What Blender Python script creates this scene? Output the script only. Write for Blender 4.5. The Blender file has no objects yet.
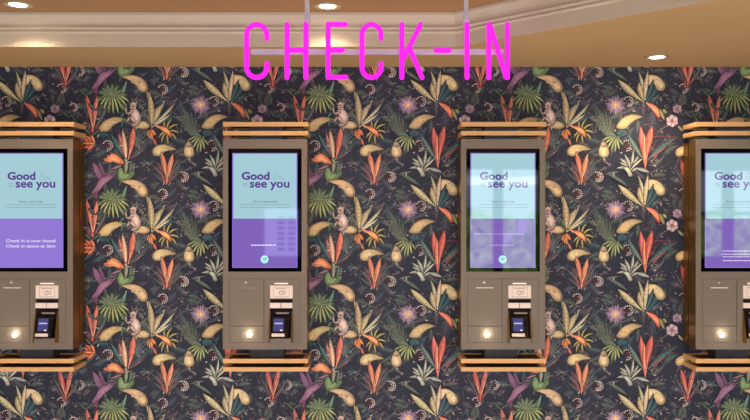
import bpy, bmesh, math, random
from mathutils import Vector, Matrix

sc = bpy.context.scene
col = sc.collection
sc.view_settings.view_transform = 'Standard'
sc.view_settings.look = 'None'
sc.cycles.use_denoising = True
sc.cycles.max_bounces = 6
sc.cycles.sample_clamp_indirect = 4.0

F = 769.0          # focal length in pixels of the 750 px frame
D = 3.2            # camera distance to the wallpapered wall
CZ = 1.6           # camera height
K0 = D / F         # metres per pixel on the wall


def lin(c):
    return tuple(((v / 255.0) / 12.92 if v <= 10.3 else ((v / 255.0 + 0.055) / 1.055) ** 2.4) for v in c[:3])


def rgba(c):
    return (*lin(c), 1.0)


# ---------------------------------------------------------------- materials
def mat(name, c, rough=0.5, metal=0.0, emit=None, estr=1.0, spec=0.5, noise=0.0, nscale=30.0, stretch=(1, 1, 1), bump=0.0):
    m = bpy.data.materials.new(name)
    m.use_nodes = True
    nt = m.node_tree
    b = nt.nodes['Principled BSDF']
    b.inputs['Base Color'].default_value = rgba(c)
    b.inputs['Roughness'].default_value = rough
    b.inputs['Metallic'].default_value = metal
    b.inputs['Specular IOR Level'].default_value = spec
    if emit is not None:
        b.inputs['Emission Color'].default_value = rgba(emit)
        b.inputs['Emission Strength'].default_value = estr
    if noise > 0 or bump > 0:
        tc = nt.nodes.new('ShaderNodeTexCoord')
        mp = nt.nodes.new('ShaderNodeMapping')
        mp.inputs['Scale'].default_value = stretch
        n = nt.nodes.new('ShaderNodeTexNoise')
        n.inputs['Scale'].default_value = nscale
        n.inputs['Detail'].default_value = 4
        nt.links.new(tc.outputs['Object'], mp.inputs['Vector'])
        nt.links.new(mp.outputs['Vector'], n.inputs['Vector'])
        if noise > 0:
            r = nt.nodes.new('ShaderNodeValToRGB')
            a = tuple(v * (1 - noise) for v in lin(c))
            z = tuple(min(1, v * (1 + noise)) for v in lin(c))
            r.color_ramp.elements[0].position = 0.3
            r.color_ramp.elements[1].position = 0.7
            r.color_ramp.elements[0].color = (*a, 1)
            r.color_ramp.elements[1].color = (*z, 1)
            nt.links.new(n.outputs['Fac'], r.inputs['Fac'])
            nt.links.new(r.outputs['Color'], b.inputs['Base Color'])
        if bump > 0:
            bp = nt.nodes.new('ShaderNodeBump')
            bp.inputs['Strength'].default_value = bump
            bp.inputs['Distance'].default_value = 0.002
            nt.links.new(n.outputs['Fac'], bp.inputs['Height'])
            nt.links.new(bp.outputs['Normal'], b.inputs['Normal'])
    return m


def glow(name, c, s, base=(5, 5, 5), rough=0.03):
    return mat(name, base, rough=rough, emit=c, estr=s, spec=0.9)


M = {}
M['taupe'] = mat('taupe_metal', (136, 124, 113), 0.42, 0.15, noise=0.05, nscale=20, stretch=(1, 1, 30))
M['bronze'] = mat('bronze_metal', (150, 112, 55), 0.3, 0.75, noise=0.08, nscale=25, stretch=(1, 1, .2))
M['spine'] = mat('grey_metal', (92, 92, 98), 0.5, 0.1, noise=0.05)
M['rail'] = mat('oak_rail', (226, 178, 122), 0.4, 0.0, noise=0.10, nscale=40, stretch=(1, 8, 8))
M['inset'] = mat('inset_shade_brown', (112, 68, 42), 0.6, noise=0.12)  # shade inside the rails, put into the colour as dark brown
M['black'] = mat('black_glass', (5, 4, 6), 0.04, 0.0, spec=0.3, noise=0.02)
M['gap'] = mat('dark_recess', (16, 14, 16), 0.8, noise=0.1)
M['seam'] = mat('dark_seam', (92, 78, 68), 0.6, noise=0.05)  # dark line colour of the panel joints
M['white'] = mat('white_plastic', (244, 226, 216), 0.4, noise=0.02)
M['whiteline'] = mat('white_marking', (250, 240, 235), 0.4, emit=(255, 240, 230), estr=0.25)
M['greymark'] = mat('grey_print', (150, 130, 125), 0.6, noise=0.02)
M['reader'] = mat('black_plastic', (24, 22, 26), 0.35, noise=0.1)
M['cream'] = mat('cream_paint', (198, 184, 166), 0.6, noise=0.02, nscale=6)
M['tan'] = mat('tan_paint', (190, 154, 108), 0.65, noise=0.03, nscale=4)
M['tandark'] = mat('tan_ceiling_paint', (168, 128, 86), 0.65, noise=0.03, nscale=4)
M['rod'] = mat('galvanised_rod', (215, 208, 224), 0.4, 0.15, noise=0.06)
M['chrome'] = mat('brushed_trim', (215, 195, 165), 0.3, 0.6, noise=0.03)
M['floor'] = mat('oak_floor', (110, 84, 62), 0.4, noise=0.2, nscale=8, stretch=(1, 10, 1))
M['wallpaint'] = mat('greige_paint', (120, 108, 98), 0.7, noise=0.03)
M['lamp'] = mat('lamp_lens', (255, 240, 210), 0.3, emit=(255, 232, 190), estr=14)
M['scan'] = mat('scanner_lens', (255, 245, 220), 0.3, emit=(255, 240, 205), estr=40)
M['purple'] = glow('screen_purple', (128, 98, 186), 1.0)
M['purple2'] = glow('screen_purple_bright', (146, 120, 212), 1.0)
M['cyan'] = glow('screen_pale_blue', (164, 204, 214), 1.0)
M['edge'] = glow('screen_lavender_edge', (150, 120, 220), 1.0)
M['inkpurple'] = glow('ink_purple', (88, 58, 140), 1.0)
M['inkgrey'] = glow('ink_grey', (122, 150, 160), 1.0)
M['inkdark'] = glow('ink_dark', (84, 102, 124), 1.0)
M['inkwhite'] = glow('ink_white', (228, 218, 250), 1.0)
M['inkfaint'] = glow('ink_faint', (172, 152, 218), 1.0)
M['badge'] = glow('badge_mint', (175, 232, 232), 1.1)
M['readerscreen'] = glow('reader_screen', (72, 70, 128), 1.0)
M['readerline'] = glow('reader_screen_line', (190, 195, 240), 1.0)
M['neon'] = mat('pink_neon', (60, 5, 50), 0.9, spec=0.0, emit=(255, 42, 228), estr=1.12)
M['glass'] = mat('window_glass', (255, 255, 255), 0.0)
_b = M['glass'].node_tree.nodes['Principled BSDF']
_b.inputs['Transmission Weight'].default_value = 1.0
_b.inputs['IOR'].default_value = 1.02


# ---------------------------------------------------------------- geometry helpers
def tag(o, label=None, cat=None, group=None, kind=None):
    if label: o['label'] = label
    if cat: o['category'] = cat
    if group: o['group'] = group
    if kind: o['kind'] = kind
    return o


def empty(name, loc):
    o = bpy.data.objects.new(name, None)
    o.empty_display_size = 0.05
    o.location = loc
    col.objects.link(o)
    return o


def world_loc(o):
    v = Vector((0, 0, 0))
    while o is not None:
        v += o.location
        o = o.parent
    return v


def obj(name, bm, m, parent=None, smooth=False):
    """bm is given in world coordinates; origin goes to the centre of its bounds"""
    if not isinstance(m, (list, tuple)):
        m = [m]
    xs = [v.co for v in bm.verts]
    c = Vector([(min(v[i] for v in xs) + max(v[i] for v in xs)) / 2 for i in range(3)])
    bmesh.ops.translate(bm, verts=bm.verts, vec=-c)
    bmesh.ops.recalc_face_normals(bm, faces=bm.faces)
    me = bpy.data.meshes.new(name)
    bm.to_mesh(me)
    bm.free()
    for q in m:
        me.materials.append(q)
    if smooth:
        for p in me.polygons:
            p.use_smooth = True
    o = bpy.data.objects.new(name, me)
    col.objects.link(o)
    if parent is not None:
        o.parent = parent
        o.location = c - world_loc(parent)
    else:
        o.location = c
    return o


def box(bm, x0, x1, y0, y1, z0, z1, bev=0.0, mi=0):
    t = bmesh.new()
    bmesh.ops.create_cube(t, size=1)
    for v in t.verts:
        v.co = Vector(((x0 + x1) / 2 + v.co.x * abs(x1 - x0), (y0 + y1) / 2 + v.co.y * abs(y1 - y0), (z0 + z1) / 2 + v.co.z * abs(z1 - z0)))
    if bev > 0:
        bmesh.ops.bevel(t, geom=list(t.edges), offset=bev, segments=2, affect='EDGES', profile=0.7)
    merge(bm, t, mi)
    return bm


def merge(bm, t, mi=0):
    mp = {}
    for v in t.verts:
        mp[v] = bm.verts.new(v.co)
    for f in t.faces:
        try:
            nf = bm.faces.new([mp[v] for v in f.verts])
            nf.material_index = mi
            nf.smooth = f.smooth
        except ValueError:
            pass
    t.free()


def cyl(bm, p, r, h, axis='Y', seg=24, r2=None, mi=0, bev=0):
    t = bmesh.new()
    bmesh.ops.create_cone(t, cap_ends=True, cap_tris=False, segments=seg, radius1=r, radius2=r if r2 is None else r2, depth=h)
    if bev > 0:
        ed = [e for e in t.edges if len(e.link_faces) == 2 and any(len(f.verts) > 4 for f in e.link_faces)]
        bmesh.ops.bevel(t, geom=ed, offset=bev, segments=2, affect='EDGES')
    R = {'Z': Matrix(), 'Y': Matrix.Rotation(math.pi / 2, 4, 'X'), 'X': Matrix.Rotation(math.pi / 2, 4, 'Y')}[axis]
    bmesh.ops.transform(t, matrix=Matrix.Translation(p) @ R, verts=t.verts)
    merge(bm, t, mi)
    return bm


def tube(bm, pts, r, seg=12, mi=0):
    """round-ended tube through points"""
    pts = [Vector(p) for p in pts]
    dirs = []
    for i in range(len(pts)):
        a = pts[max(0, i - 1)]; b = pts[min(len(pts) - 1, i + 1)]
        dirs.append((b - a).normalized())
    stations = []
    d0 = dirs[0]; d1 = dirs[-1]
    for k in range(4):
        a = math.pi / 2 * k / 4
        stations.append((pts[0] - d0 * r * math.cos(a), d0, r * max(0.02, math.sin(a))))
    for p, d in zip(pts, dirs):
        stations.append((p, d, r))
    for k in range(3, -1, -1):
        a = math.pi / 2 * k / 4
        stations.append((pts[-1] + d1 * r * math.cos(a), d1, r * max(0.02, math.sin(a))))
    up = Vector((0, 1, 0))
    rings = []
    for p, d, rr in stations:
        u = d.cross(up)
        if u.length < 1e-4:
            u = d.cross(Vector((1, 0, 0)))
        u.normalize()
        w = u.cross(d).normalized()
        rings.append([bm.verts.new(p + (u * math.cos(2 * math.pi * i / seg) + w * math.sin(2 * math.pi * i / seg)) * rr) for i in range(seg)])
    for a, b in zip(rings[:-1], rings[1:]):
        for i in range(seg):
            f = bm.faces.new([a[i], a[(i + 1) % seg], b[(i + 1) % seg], b[i]])
            f.material_index = mi; f.smooth = True
    bm.faces.new(rings[0]); bm.faces.new(rings[-1])
    return bm


def prism_x(bm, prof, x0, x1, mi=0):
    """prof: list of (y,z) closed; extruded along x"""
    a = [bm.verts.new((x0, y, z)) for y, z in prof]
    b = [bm.verts.new((x1, y, z)) for y, z in prof]
    n = len(prof)
    for i in range(n):
        bm.faces.new([a[i], a[(i + 1) % n], b[(i + 1) % n], b[i]]).material_index = mi
    bm.faces.new(a).material_index = mi
    bm.faces.new(list(reversed(b))).material_index = mi
    return bm


def text_mesh(s, x, z, y, height, m, name, parent, bold=0.0, align='LEFT', width=None):
    cu = bpy.data.curves.new(name, 'FONT')
    cu.body = s
    cu.size = 1.0
    cu.align_x = 'LEFT'
    cu.offset = bold
    cu.extrude = 0.0
    cu.resolution_u = 3
    t = bpy.data.objects.new(name, cu)
    col.objects.link(t)
    dg = bpy.context.evaluated_depsgraph_get()
    me = bpy.data.meshes.new_from_object(t.evaluated_get(dg))
    bpy.data.objects.remove(t)
    bm = bmesh.new()
    bm.from_mesh(me)
    bpy.data.meshes.remove(me)
    xs = [v.co.x for v in bm.verts]
    x0, x1 = min(xs), max(xs)
    if any(ch in s for ch in 'GC'):
        tall = max(v.co.y for v in bm.verts)
    else:
        tall = max(v.co.y for v in bm.verts) * (1.36 if 'to' != s else 1.0)
    sy = height / tall
    sx = sy if width is None else width / (x1 - x0)
    w = (x1 - x0) * sx
    off = {'LEFT': 0, 'CENTER': -w / 2, 'RIGHT': -w}[align]
    for v in bm.verts:
        v.co = Vector((x + off + (v.co.x - x0) * sx, y, z + v.co.y * sy))
    return obj(name, bm, m, parent)


# ================================================================ SETTING
RX0, RX1, RY, = -4.0, 6.0, -8.0
HS = 143 * K0                 # soffit height above the camera
SF = -(D - HS * F / 163.0)    # soffit front edge (y)
HC = 0.7145                   # ceiling height above camera
ZS = CZ + HS
ZC = CZ + HC

# floor
bm = bmesh.new(); box(bm, RX0, RX1, RY, 0, -0.05, 0)
tag(obj('floor', bm, M['floor']), kind='structure')

# ceiling (flat part, seen beyond the fascia)
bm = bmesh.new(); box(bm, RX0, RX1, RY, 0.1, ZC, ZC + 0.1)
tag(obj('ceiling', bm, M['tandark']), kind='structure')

# dropped soffit with its 45 degree corner
cx = (456 - 375) / F * (D + SF)
dirv = Vector((0.667, -0.628)).normalized()
far = Vector((cx, SF)) + dirv * 6.6
tt = (RX1 - cx) / dirv.x
endy = SF + dirv.y * tt
poly = [(RX0, 0), (RX0, SF), (cx, SF), (RX1, endy), (RX1, 0)]
bm = bmesh.new()
a = [bm.verts.new((x, y, ZS)) for x, y in poly]
b = [bm.verts.new((x, y, ZC)) for x, y in poly]
bm.faces.new(a); bm.faces.new(b)
for i in range(5):
    f = bm.faces.new([a[i], a[(i + 1) % 5], b[(i + 1) % 5], b[i]])
    if i in (1, 2): f.material_index = 1
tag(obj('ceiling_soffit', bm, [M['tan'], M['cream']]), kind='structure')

# moulding swept along the fascia
prof = [(0.0, .0005), (.004, .0005), (.004, .048), (.009, .050), (.012, .0535), (.011, .057), (.007, .0585), (.010, .062), (.0155, .064), (.017, .068), (.0155, .0715),
        (.012, .073), (.012, .079), (.014, .089), (.020, .099), (.030, .107), (.034, .109), (.034, .1185), (0, .1185)]
path = [Vector((RX0, SF)), Vector((cx, SF)), Vector((RX1, endy))]
n1 = Vector((0, -1)); n2 = Vector((dirv.y, -dirv.x))
if n2.y > 0: n2 = -n2
nm = (n1 + n2).normalized(); nm = nm / nm.dot(n1)
bm = bmesh.new()
rings = []
for p, n in zip(path, (n1, nm, n2)):
    rings.append([bm.verts.new((p.x + n.x * o, p.y + n.y * o, ZS + z)) for o, z in prof])
for r0, r1 in zip(rings[:-1], rings[1:]):
    for i in range(len(prof) - 1):
        bm.faces.new([r0[i], r0[i + 1], r1[i + 1], r1[i]])
tag(obj('trim_1', bm, M['cream']), kind='structure')

# side and rear walls
bm = bmesh.new(); box(bm, RX0 - .1, RX0, RY, 0.1, 0, ZC); tag(obj('wall_left', bm, M['wallpaint']), kind='structure')
bm = bmesh.new(); box(bm, RX1, RX1 + .1, RY, 0.1, 0, ZC); tag(obj('wall_right', bm, M['wallpaint']), kind='structure')
wins = [(1.22, 1.72, .55, 2.22), (1.8, 2.36, .55, 2.22), (4.55, 5.0, .9, 2.2), (5.1, 5.55, .9, 2.2)]
bm = bmesh.new()
xs = [RX0]
for w in wins: xs += [w[0], w[1]]
xs.append(RX1)
for i in range(0, len(xs), 2):
    box(bm, xs[i], xs[i + 1], RY - .15, RY, 0, ZC)
for w in wins:
    box(bm, w[0], w[1], RY - .15, RY, 0, w[2]); box(bm, w[0], w[1], RY - .15, RY, w[3], ZC)
tag(obj('wall_rear', bm, M['wallpaint']), kind='structure')
for n, w in enumerate(wins):
    bm = bmesh.new()
    box(bm, w[0], w[1], RY - .09, RY - .05, w[2], w[2] + .04); box(bm, w[0], w[1], RY - .09, RY - .05, w[3] - .04, w[3])
    box(bm, w[0], w[0] + .03, RY - .09, RY - .05, w[2], w[3]); box(bm, w[1] - .03, w[1], RY - .09, RY - .05, w[2], w[3])
    if n > 1:
        zz = (w[2] + w[3]) / 2; box(bm, w[0], w[1], RY - .09, RY - .05, zz - .02, zz + .02)
    wf = tag(obj('window_%d' % (n + 1), bm, M['gap']), kind='structure')
    bm = bmesh.new(); box(bm, w[0] + .03, w[1] - .03, RY - .075, RY - .07, w[2] + .04, w[3] - .04)
    obj('window_glass', bm, M['glass'], wf)
# outdoors seen only as reflections in the kiosk glass; light put in as emission
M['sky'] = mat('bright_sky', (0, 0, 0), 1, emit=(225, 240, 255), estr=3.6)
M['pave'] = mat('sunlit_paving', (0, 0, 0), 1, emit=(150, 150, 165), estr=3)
M['fol'] = mat('hedge_green_lit', (60, 120, 30), .8, emit=(130, 190, 70), estr=4.5, noise=.5, nscale=9)
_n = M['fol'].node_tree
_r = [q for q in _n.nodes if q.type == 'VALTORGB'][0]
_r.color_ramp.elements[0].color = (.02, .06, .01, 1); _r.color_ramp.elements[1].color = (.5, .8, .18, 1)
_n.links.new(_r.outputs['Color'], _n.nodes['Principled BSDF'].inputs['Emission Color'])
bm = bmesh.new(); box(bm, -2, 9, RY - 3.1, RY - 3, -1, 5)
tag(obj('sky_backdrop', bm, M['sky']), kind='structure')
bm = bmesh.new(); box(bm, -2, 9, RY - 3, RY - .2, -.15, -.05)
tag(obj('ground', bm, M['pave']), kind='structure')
random.seed(4)
bm = bmesh.new()
for i in range(230):
    t = bmesh.new(); bmesh.ops.create_icosphere(t, subdivisions=2, radius=random.uniform(.12, .3))
    for v in t.verts: v.co *= random.uniform(.85, 1.15)
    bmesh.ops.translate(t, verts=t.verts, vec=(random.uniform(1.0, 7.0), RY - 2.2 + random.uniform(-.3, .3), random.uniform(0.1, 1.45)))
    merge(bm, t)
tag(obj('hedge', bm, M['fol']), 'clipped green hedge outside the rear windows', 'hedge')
M['canopy'] = mat('white_canopy_lit', (240, 240, 245), .8, emit=(235, 240, 250), estr=7, noise=.02)
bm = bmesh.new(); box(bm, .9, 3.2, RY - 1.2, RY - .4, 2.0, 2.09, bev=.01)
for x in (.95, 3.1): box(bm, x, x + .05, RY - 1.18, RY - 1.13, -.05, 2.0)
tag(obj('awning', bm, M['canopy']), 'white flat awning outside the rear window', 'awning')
# lit notice board on the rear wall (mirrored in the second kiosk)
M['board'] = mat('notice_board_lit', (0, 0, 0), .5, emit=(190, 200, 255), estr=3.0)
M['boardink'] = mat('notice_board_ink', (30, 30, 60), .6, emit=(60, 60, 120), estr=.6)
nb = tag(empty('notice_board', (-1.32, RY + .06, CZ - .32)), 'lit white opening-times board on the rear wall', 'notice board')
bm = bmesh.new(); box(bm, -1.56, -1.08, RY + .04, RY + .07, CZ - .65, CZ + .02, bev=.004); obj('panel', bm, M['board'], nb)
bm = bmesh.new()
for i in range(7):
    for j in range(2):
        zz = CZ - .1 - i * .075
        box(bm, -1.38 + j * .15, -1.28 + j * .15, RY + .07, RY + .072, zz - .02, zz + .012)
obj('printed_rows', bm, M['boardink'], nb)
for xx in (-1.54, -1.12):
    bm = bmesh.new(); box(bm, xx, xx + .02, RY + .041, RY + .06, 0, CZ - .64, .002); obj('post', bm, M['gap'], nb)

# ================================================================ WALLPAPER
class Paper:
    def __init__(s):
        s.v = []; s.f = []; s.c = []; s.layer = 0

    def up(s):
        s.layer += 1

    def add(s, pts, faces, cols):
        b = len(s.v)
        for p in pts: s.v.append((p[0], p[1], s.layer))
        for c in cols: s.c.append(lin(c))
        for f in faces: s.f.append([b + i for i in f])

    def strip(s, L, R, cl, cr):
        n = len(L)
        s.add(L + R, [[i, i + 1, n + i + 1, n + i] for i in range(n - 1)], cl + cr)


P = Paper()


def mix(a, b, t): return tuple(a[i] * (1 - t) + b[i] * t for i in range(3))


def shade(c, k): return tuple(max(0, min(255, v * k)) for v in c)


def curve(p0, p1, bend, n):
    x0, y0 = p0; x1, y1 = p1
    dx, dy = x1 - x0, y1 - y0
    mx, my = (x0 + x1) / 2 - dy * bend, (y0 + y1) / 2 + dx * bend
    out = []
    for i in range(n + 1):
        t = i / n
        x = (1 - t) ** 2 * x0 + 2 * t * (1 - t) * mx + t * t * x1
        y = (1 - t) ** 2 * y0 + 2 * t * (1 - t) * my + t * t * y1
        tx = 2 * (1 - t) * (mx - x0) + 2 * t * (x1 - mx); ty = 2 * (1 - t) * (my - y0) + 2 * t * (y1 - my)
        l = math.hypot(tx, ty) or 1
        out.append((x, y, -ty / l, tx / l))
    return out


def stroke(p0, p1, w=0.5, c=(150, 150, 120), bend=0.0, taper=True, n=5, c2=None):
    P.up()
    cv = curve(p0, p1, bend, n)
    c2 = c2 or c
    L = []; R = []; C = []
    for i, (x, y, nx, ny) in enumerate(cv):
        t = i / n
        h = w / 2 * ((1 - t) * .85 + .15 if taper else 1)
        L.append((x + nx * h, y + ny * h)); R.append((x - nx * h, y - ny * h)); C.append(mix(c, c2, t))
    P.strip(L, R, C, list(C))


def leaf(p0, p1, w, c, c2=None, bend=0.0, outline=None, rib=None, fat=.5, stripes=0, sc_=None, n=9):
    """leaf from stem p0 to tip p1; one half lighter than the other, rib and side veins"""
    c2 = c2 or shade(c, .72)
    cv = curve(p0, p1, bend, n)

    def hw(t): return (math.sin(math.pi * (t ** (math.log(.5) / math.log(fat)))) ** 1.0) * w / 1.85 if 0 < t < 1 else 0
    if outline:
        P.up()
        L = []; R = []
        for i, (x, y, nx, ny) in enumerate(cv):
            h = hw(i / n) + .45
            L.append((x + nx * h, y + ny * h)); R.append((x - nx * h, y - ny * h))
        P.strip(L, R, [outline] * (n + 1), [outline] * (n + 1))
    P.up()
    L = []; R = []; Md = []; CL = []; CR = []; CM = []
    for i, (x, y, nx, ny) in enumerate(cv):
        h = hw(i / n); t = i / n
        L.append((x + nx * h, y + ny * h)); R.append((x - nx * h, y - ny * h)); Md.append((x, y))
        CL.append(mix(shade(c, .8), c, t)); CM.append(mix(shade(c, 1.12), c, t)); CR.append(mix(shade(c2, .85), c2, t))
    P.strip(L, Md, CL, CM)
    P.strip(Md, R, [mix(q, c2, .5) for q in CM], CR)
    if stripes:
        P.up()
        sc_ = sc_ or shade(c, 1.3)
        for k in range(1, stripes + 1):
            i = int(1 + (n - 2) * k / (stripes + 1))
            x, y, nx, ny = cv[i]
            h = hw(i / n) * .85
            tx, ty = -ny, nx
            if (p1[0] - p0[0]) * ny * -1 + (p1[1] - p0[1]) * nx < 0: tx, ty = -tx, -ty
            for sgn in (1, -1):
                a = (x, y); b = (x + nx * h * sgn + tx * h * .8, y + ny * h * sgn + ty * h * .8)
                dx, dy = b[0] - a[0], b[1] - a[1]; l = math.hypot(dx, dy) or 1; ux, uy = -dy / l * .16, dx / l * .16
                P.add([(a[0] + ux, a[1] + uy), (b[0] + ux * .3, b[1] + uy * .3), (b[0] - ux * .3, b[1] - uy * .3), (a[0] - ux, a[1] - uy)], [[0, 1, 2, 3]], [sc_] * 4)
    if rib:
        stroke(p0, p1, .55, rib, bend)


def smooth_poly(pts, n=4):
    out = []
    m = len(pts)
    for i in range(m):
        p0, p1, p2, p3 = pts[i - 1], pts[i], pts[(i + 1) % m], pts[(i + 2) % m]
        for k in range(n):
            t = k / n
            out.append(tuple(.5 * ((2 * p1[j]) + (-p0[j] + p2[j]) * t + (2 * p0[j] - 5 * p1[j] + 4 * p2[j] - p3[j]) * t * t + (-p0[j] + 3 * p1[j] - 3 * p2[j] + p3[j]) * t ** 3) for j in (0, 1)))
    return out


def blob(pts, c, edge=None, outline=None, patch=None, veins=0, vc=None, light=(-.5, -.5)):
    pts = smooth_poly(pts)
    gx = sum(p[0] for p in pts) / len(pts); gy = sum(p[1] for p in pts) / len(pts)
    edge = edge or shade(c, .75)
    if outline:
        P.up()
        q = []
        for p in pts:
            dx, dy = p[0] - gx, p[1] - gy; l = math.hypot(dx, dy) or 1
            q.append((p[0] + dx / l * .55, p[1] + dy / l * .55))
        n = len(q)
        P.add([(gx, gy)] + q, [[0, 1 + i, 1 + (i + 1) % n] for i in range(n)], [outline] * (n + 1))
    P.up()
    n = len(pts)
    inner = [(gx + (p[0] - gx) * .72, gy + (p[1] - gy) * .72) for p in pts]

    def tone(p, base):
        dx, dy = p[0] - gx, p[1] - gy; l = math.hypot(dx, dy) or 1
        return shade(base, 1 + .12 * (dx * light[0] + dy * light[1]) / l)
    P.add([(gx, gy)] + inner, [[0, 1 + i, 1 + (i + 1) % n] for i in range(n)], [shade(c, 1.04)] + [tone(p, c) for p in inner])
    P.add(inner + pts, [[i, (i + 1) % n, n + (i + 1) % n, n + i] for i in range(n)], [tone(p, c) for p in inner] + [tone(p, edge) for p in pts])
    if patch:
        P.up()
        s_, ox, oy, pc = patch
        q = [(gx + ox + (p[0] - gx) * s_, gy + oy + (p[1] - gy) * s_) for p in pts]
        P.add([(gx + ox, gy + oy)] + q, [[0, 1 + i, 1 + (i + 1) % n] for i in range(n)], [shade(pc, 1.08)] + [pc] * n)
    if veins:
        P.up()
        vc = vc or shade(c, .8)
        for k in range(veins):
            a = inner[int(k * n / veins) % n]
            dx, dy = a[0] - gx, a[1] - gy; l = math.hypot(dx, dy) or 1
            ux, uy = -dy / l * .14, dx / l * .14
            P.add([(gx + dx * .2 + ux, gy + dy * .2 + uy), a, (gx + dx * .2 - ux, gy + dy * .2 - uy)], [[0, 1, 2]], [vc] * 3)


def disc(x, y, r, c, n=8, c2=None, sq=1.0):
    P.add([(x, y)] + [(x + math.cos(6.2832 * i / n) * r, y + math.sin(6.2832 * i / n) * r * sq) for i in range(n)], [[0, 1 + i, 1 + (i + 1) % n] for i in range(n)], [c] + [c2 or c] * n)


rnd = random.Random(11)
DK = (34, 33, 48)
PALE = (170, 156, 150)


def seedhead(x, y, r, c=(70, 48, 56), dotc=(226, 204, 194)):
    P.up(); disc(x, y, r, shade(c, 1.1), 12, shade(c, .8))
    P.up()
    for i in range(11):
        a = -2.6 + i * .42
        disc(x + math.cos(a) * r * .92, y + math.sin(a) * r * .92, .62, dotc, 6)
    for i in range(6):
        a = -1.2 + i * .6
        disc(x + math.cos(a) * r * .5 + .5, y + math.sin(a) * r * .5 + .3, .55, mix(dotc, (200, 110, 100), rnd.random() * .6), 6)
    stroke((x - r, y + r * .6), (x - r * .5, y + r * 1.9), .5, (75, 80, 75), .2)


def palm(cx_, cy_, ends, c, c2, back=None, w=1.7):
    if back:
        for e in back:
            leaf((cx_, cy_), e, w * .9, (72, 90, 74), (50, 68, 62), outline=(34, 42, 48), rib=(104, 116, 92), n=5)
    for i, e in enumerate(ends):
        leaf((cx_, cy_), e, w, mix(c, c2, (i % 3) / 2), shade(c, .55), bend=(e[0] - cx_) * -.012, fat=.6, n=6, outline=(36, 48, 44))


# ---- background undergrowth (random but the same in every repeat)
for i in range(125):
    x = 310 + rnd.random() * 207; y = 165 + rnd.random() * 104.4
    a = rnd.random() * 6.283; l = rnd.uniform(8, 20)
    cc = rnd.choice([(70, 76, 94), (80, 80, 92), (64, 86, 94), (86, 76, 88), (78, 92, 86), (92, 92, 88)])
    leaf((x, y), (x + math.cos(a) * l, y + math.sin(a) * l), rnd.uniform(3, 6.5), cc, shade(cc, .85), bend=rnd.uniform(-.25, .25), rib=shade(cc, 1.35), stripes=4, sc_=shade(cc, 1.25))
for i in range(230):
    x = 310 + rnd.random() * 207; y = 165 + rnd.random() * 104.4
    a = rnd.random() * 6.283; l = rnd.uniform(4, 14)
    stroke((x, y), (x + math.cos(a) * l, y + math.sin(a) * l), rnd.uniform(.3, .6), rnd.choice([(96, 98, 110), (108, 98, 100), (78, 106, 108), (112, 112, 94), (120, 82, 84), (128, 122, 116)]), rnd.uniform(-.35, .35))
for i in range(60):                      # small pale pods in loose sprays
    x = 310 + rnd.random() * 207; y = 165 + rnd.random() * 104.4
    a0 = rnd.random() * 6.283
    for k in range(rnd.randint(3, 6)):
        a = a0 + rnd.uniform(-.8, .8); r_ = rnd.uniform(1, 6)
        px_, py_ = x + math.cos(a) * r_, y + math.sin(a) * r_ * .8
        aa = a0 + rnd.uniform(-.5, .5)
        leaf((px_, py_), (px_ + math.cos(aa) * rnd.uniform(1.6, 3.4), py_ + math.sin(aa) * 1.8), rnd.uniform(.7, 1.2), mix((118, 108, 112), PALE, rnd.random()), n=4)
for cxy in ((343, 205), (350, 208), (352, 217), (346, 212), (430, 207), (391, 187), (388, 195), (447, 202), (456, 201), (341, 272), (350, 270), (398, 268), (385, 274), (447, 276), (453, 274), (395, 170), (500, 185), (492, 210), (486, 230), (497, 255), (508, 224)):
    for k in range(5):
        a = -.6 + rnd.uniform(-.9, .9)
        x = cxy[0] + rnd.uniform(-3.2, 3.2); y = cxy[1] + rnd.uniform(-2.6, 2.6); l = rnd.uniform(1.8, 3.6)
        leaf((x, y), (x + math.cos(a) * l, y + math.sin(a) * l), rnd.uniform(.7, 1.1), mix((130, 118, 118), (188, 168, 160), rnd.random()), n=4)
# thin vertical stems
for x, y0, y1 in ((361, 165, 190), (402, 176, 196), (434, 206, 240), (456, 165, 200), (384, 205, 245), (472, 190, 214), (498, 165, 205), (324, 208, 224), (422, 178, 206)):
    stroke((x, y1), (x + 1, y0), .5, (76, 84, 84), .05)
# dark round seed heads
for x, y, r in ((391, 177, 5), (370, 194, 5), (421, 206, 5.2), (315, 250, 5.2), (420, 250, 5.5), (389, 281, 4.8), (494, 176, 4.8), (476, 193, 4.8), (488, 212, 4.2), (492, 246, 5)):
    seedhead(x, y, r)

# ---- fern bundle (grey green), by the passion flower
for i, e in enumerate(((385, 211), (388, 209), (391, 213), (395, 215), (398, 214), (402, 219), (404, 224), (386, 222), (390, 219), (394, 222), (407, 228), (388, 229))):
    leaf((402, 243), e, 1.3, (112, 120, 98), (74, 88, 80), bend=.05 * ((i % 3) - 1), n=5)
    for k in range(5):
        t = .35 + k * .13
        x = 402 + (e[0] - 402) * t; y = 243 + (e[1] - 243) * t
        stroke((x, y), (x - 2.6, y - 2.8), .35, (104, 114, 98)); stroke((x, y), (x + 1.7, y - 3.3), .35, (92, 104, 92))
# blue-grey spikes above the bird of paradise
for e in ((343, 233), (346, 231), (349, 232), (352, 233), (355, 236), (357, 241)):
    leaf((343, 252), e, 1.2, (120, 130, 128), (62, 88, 98), n=5)
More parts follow.
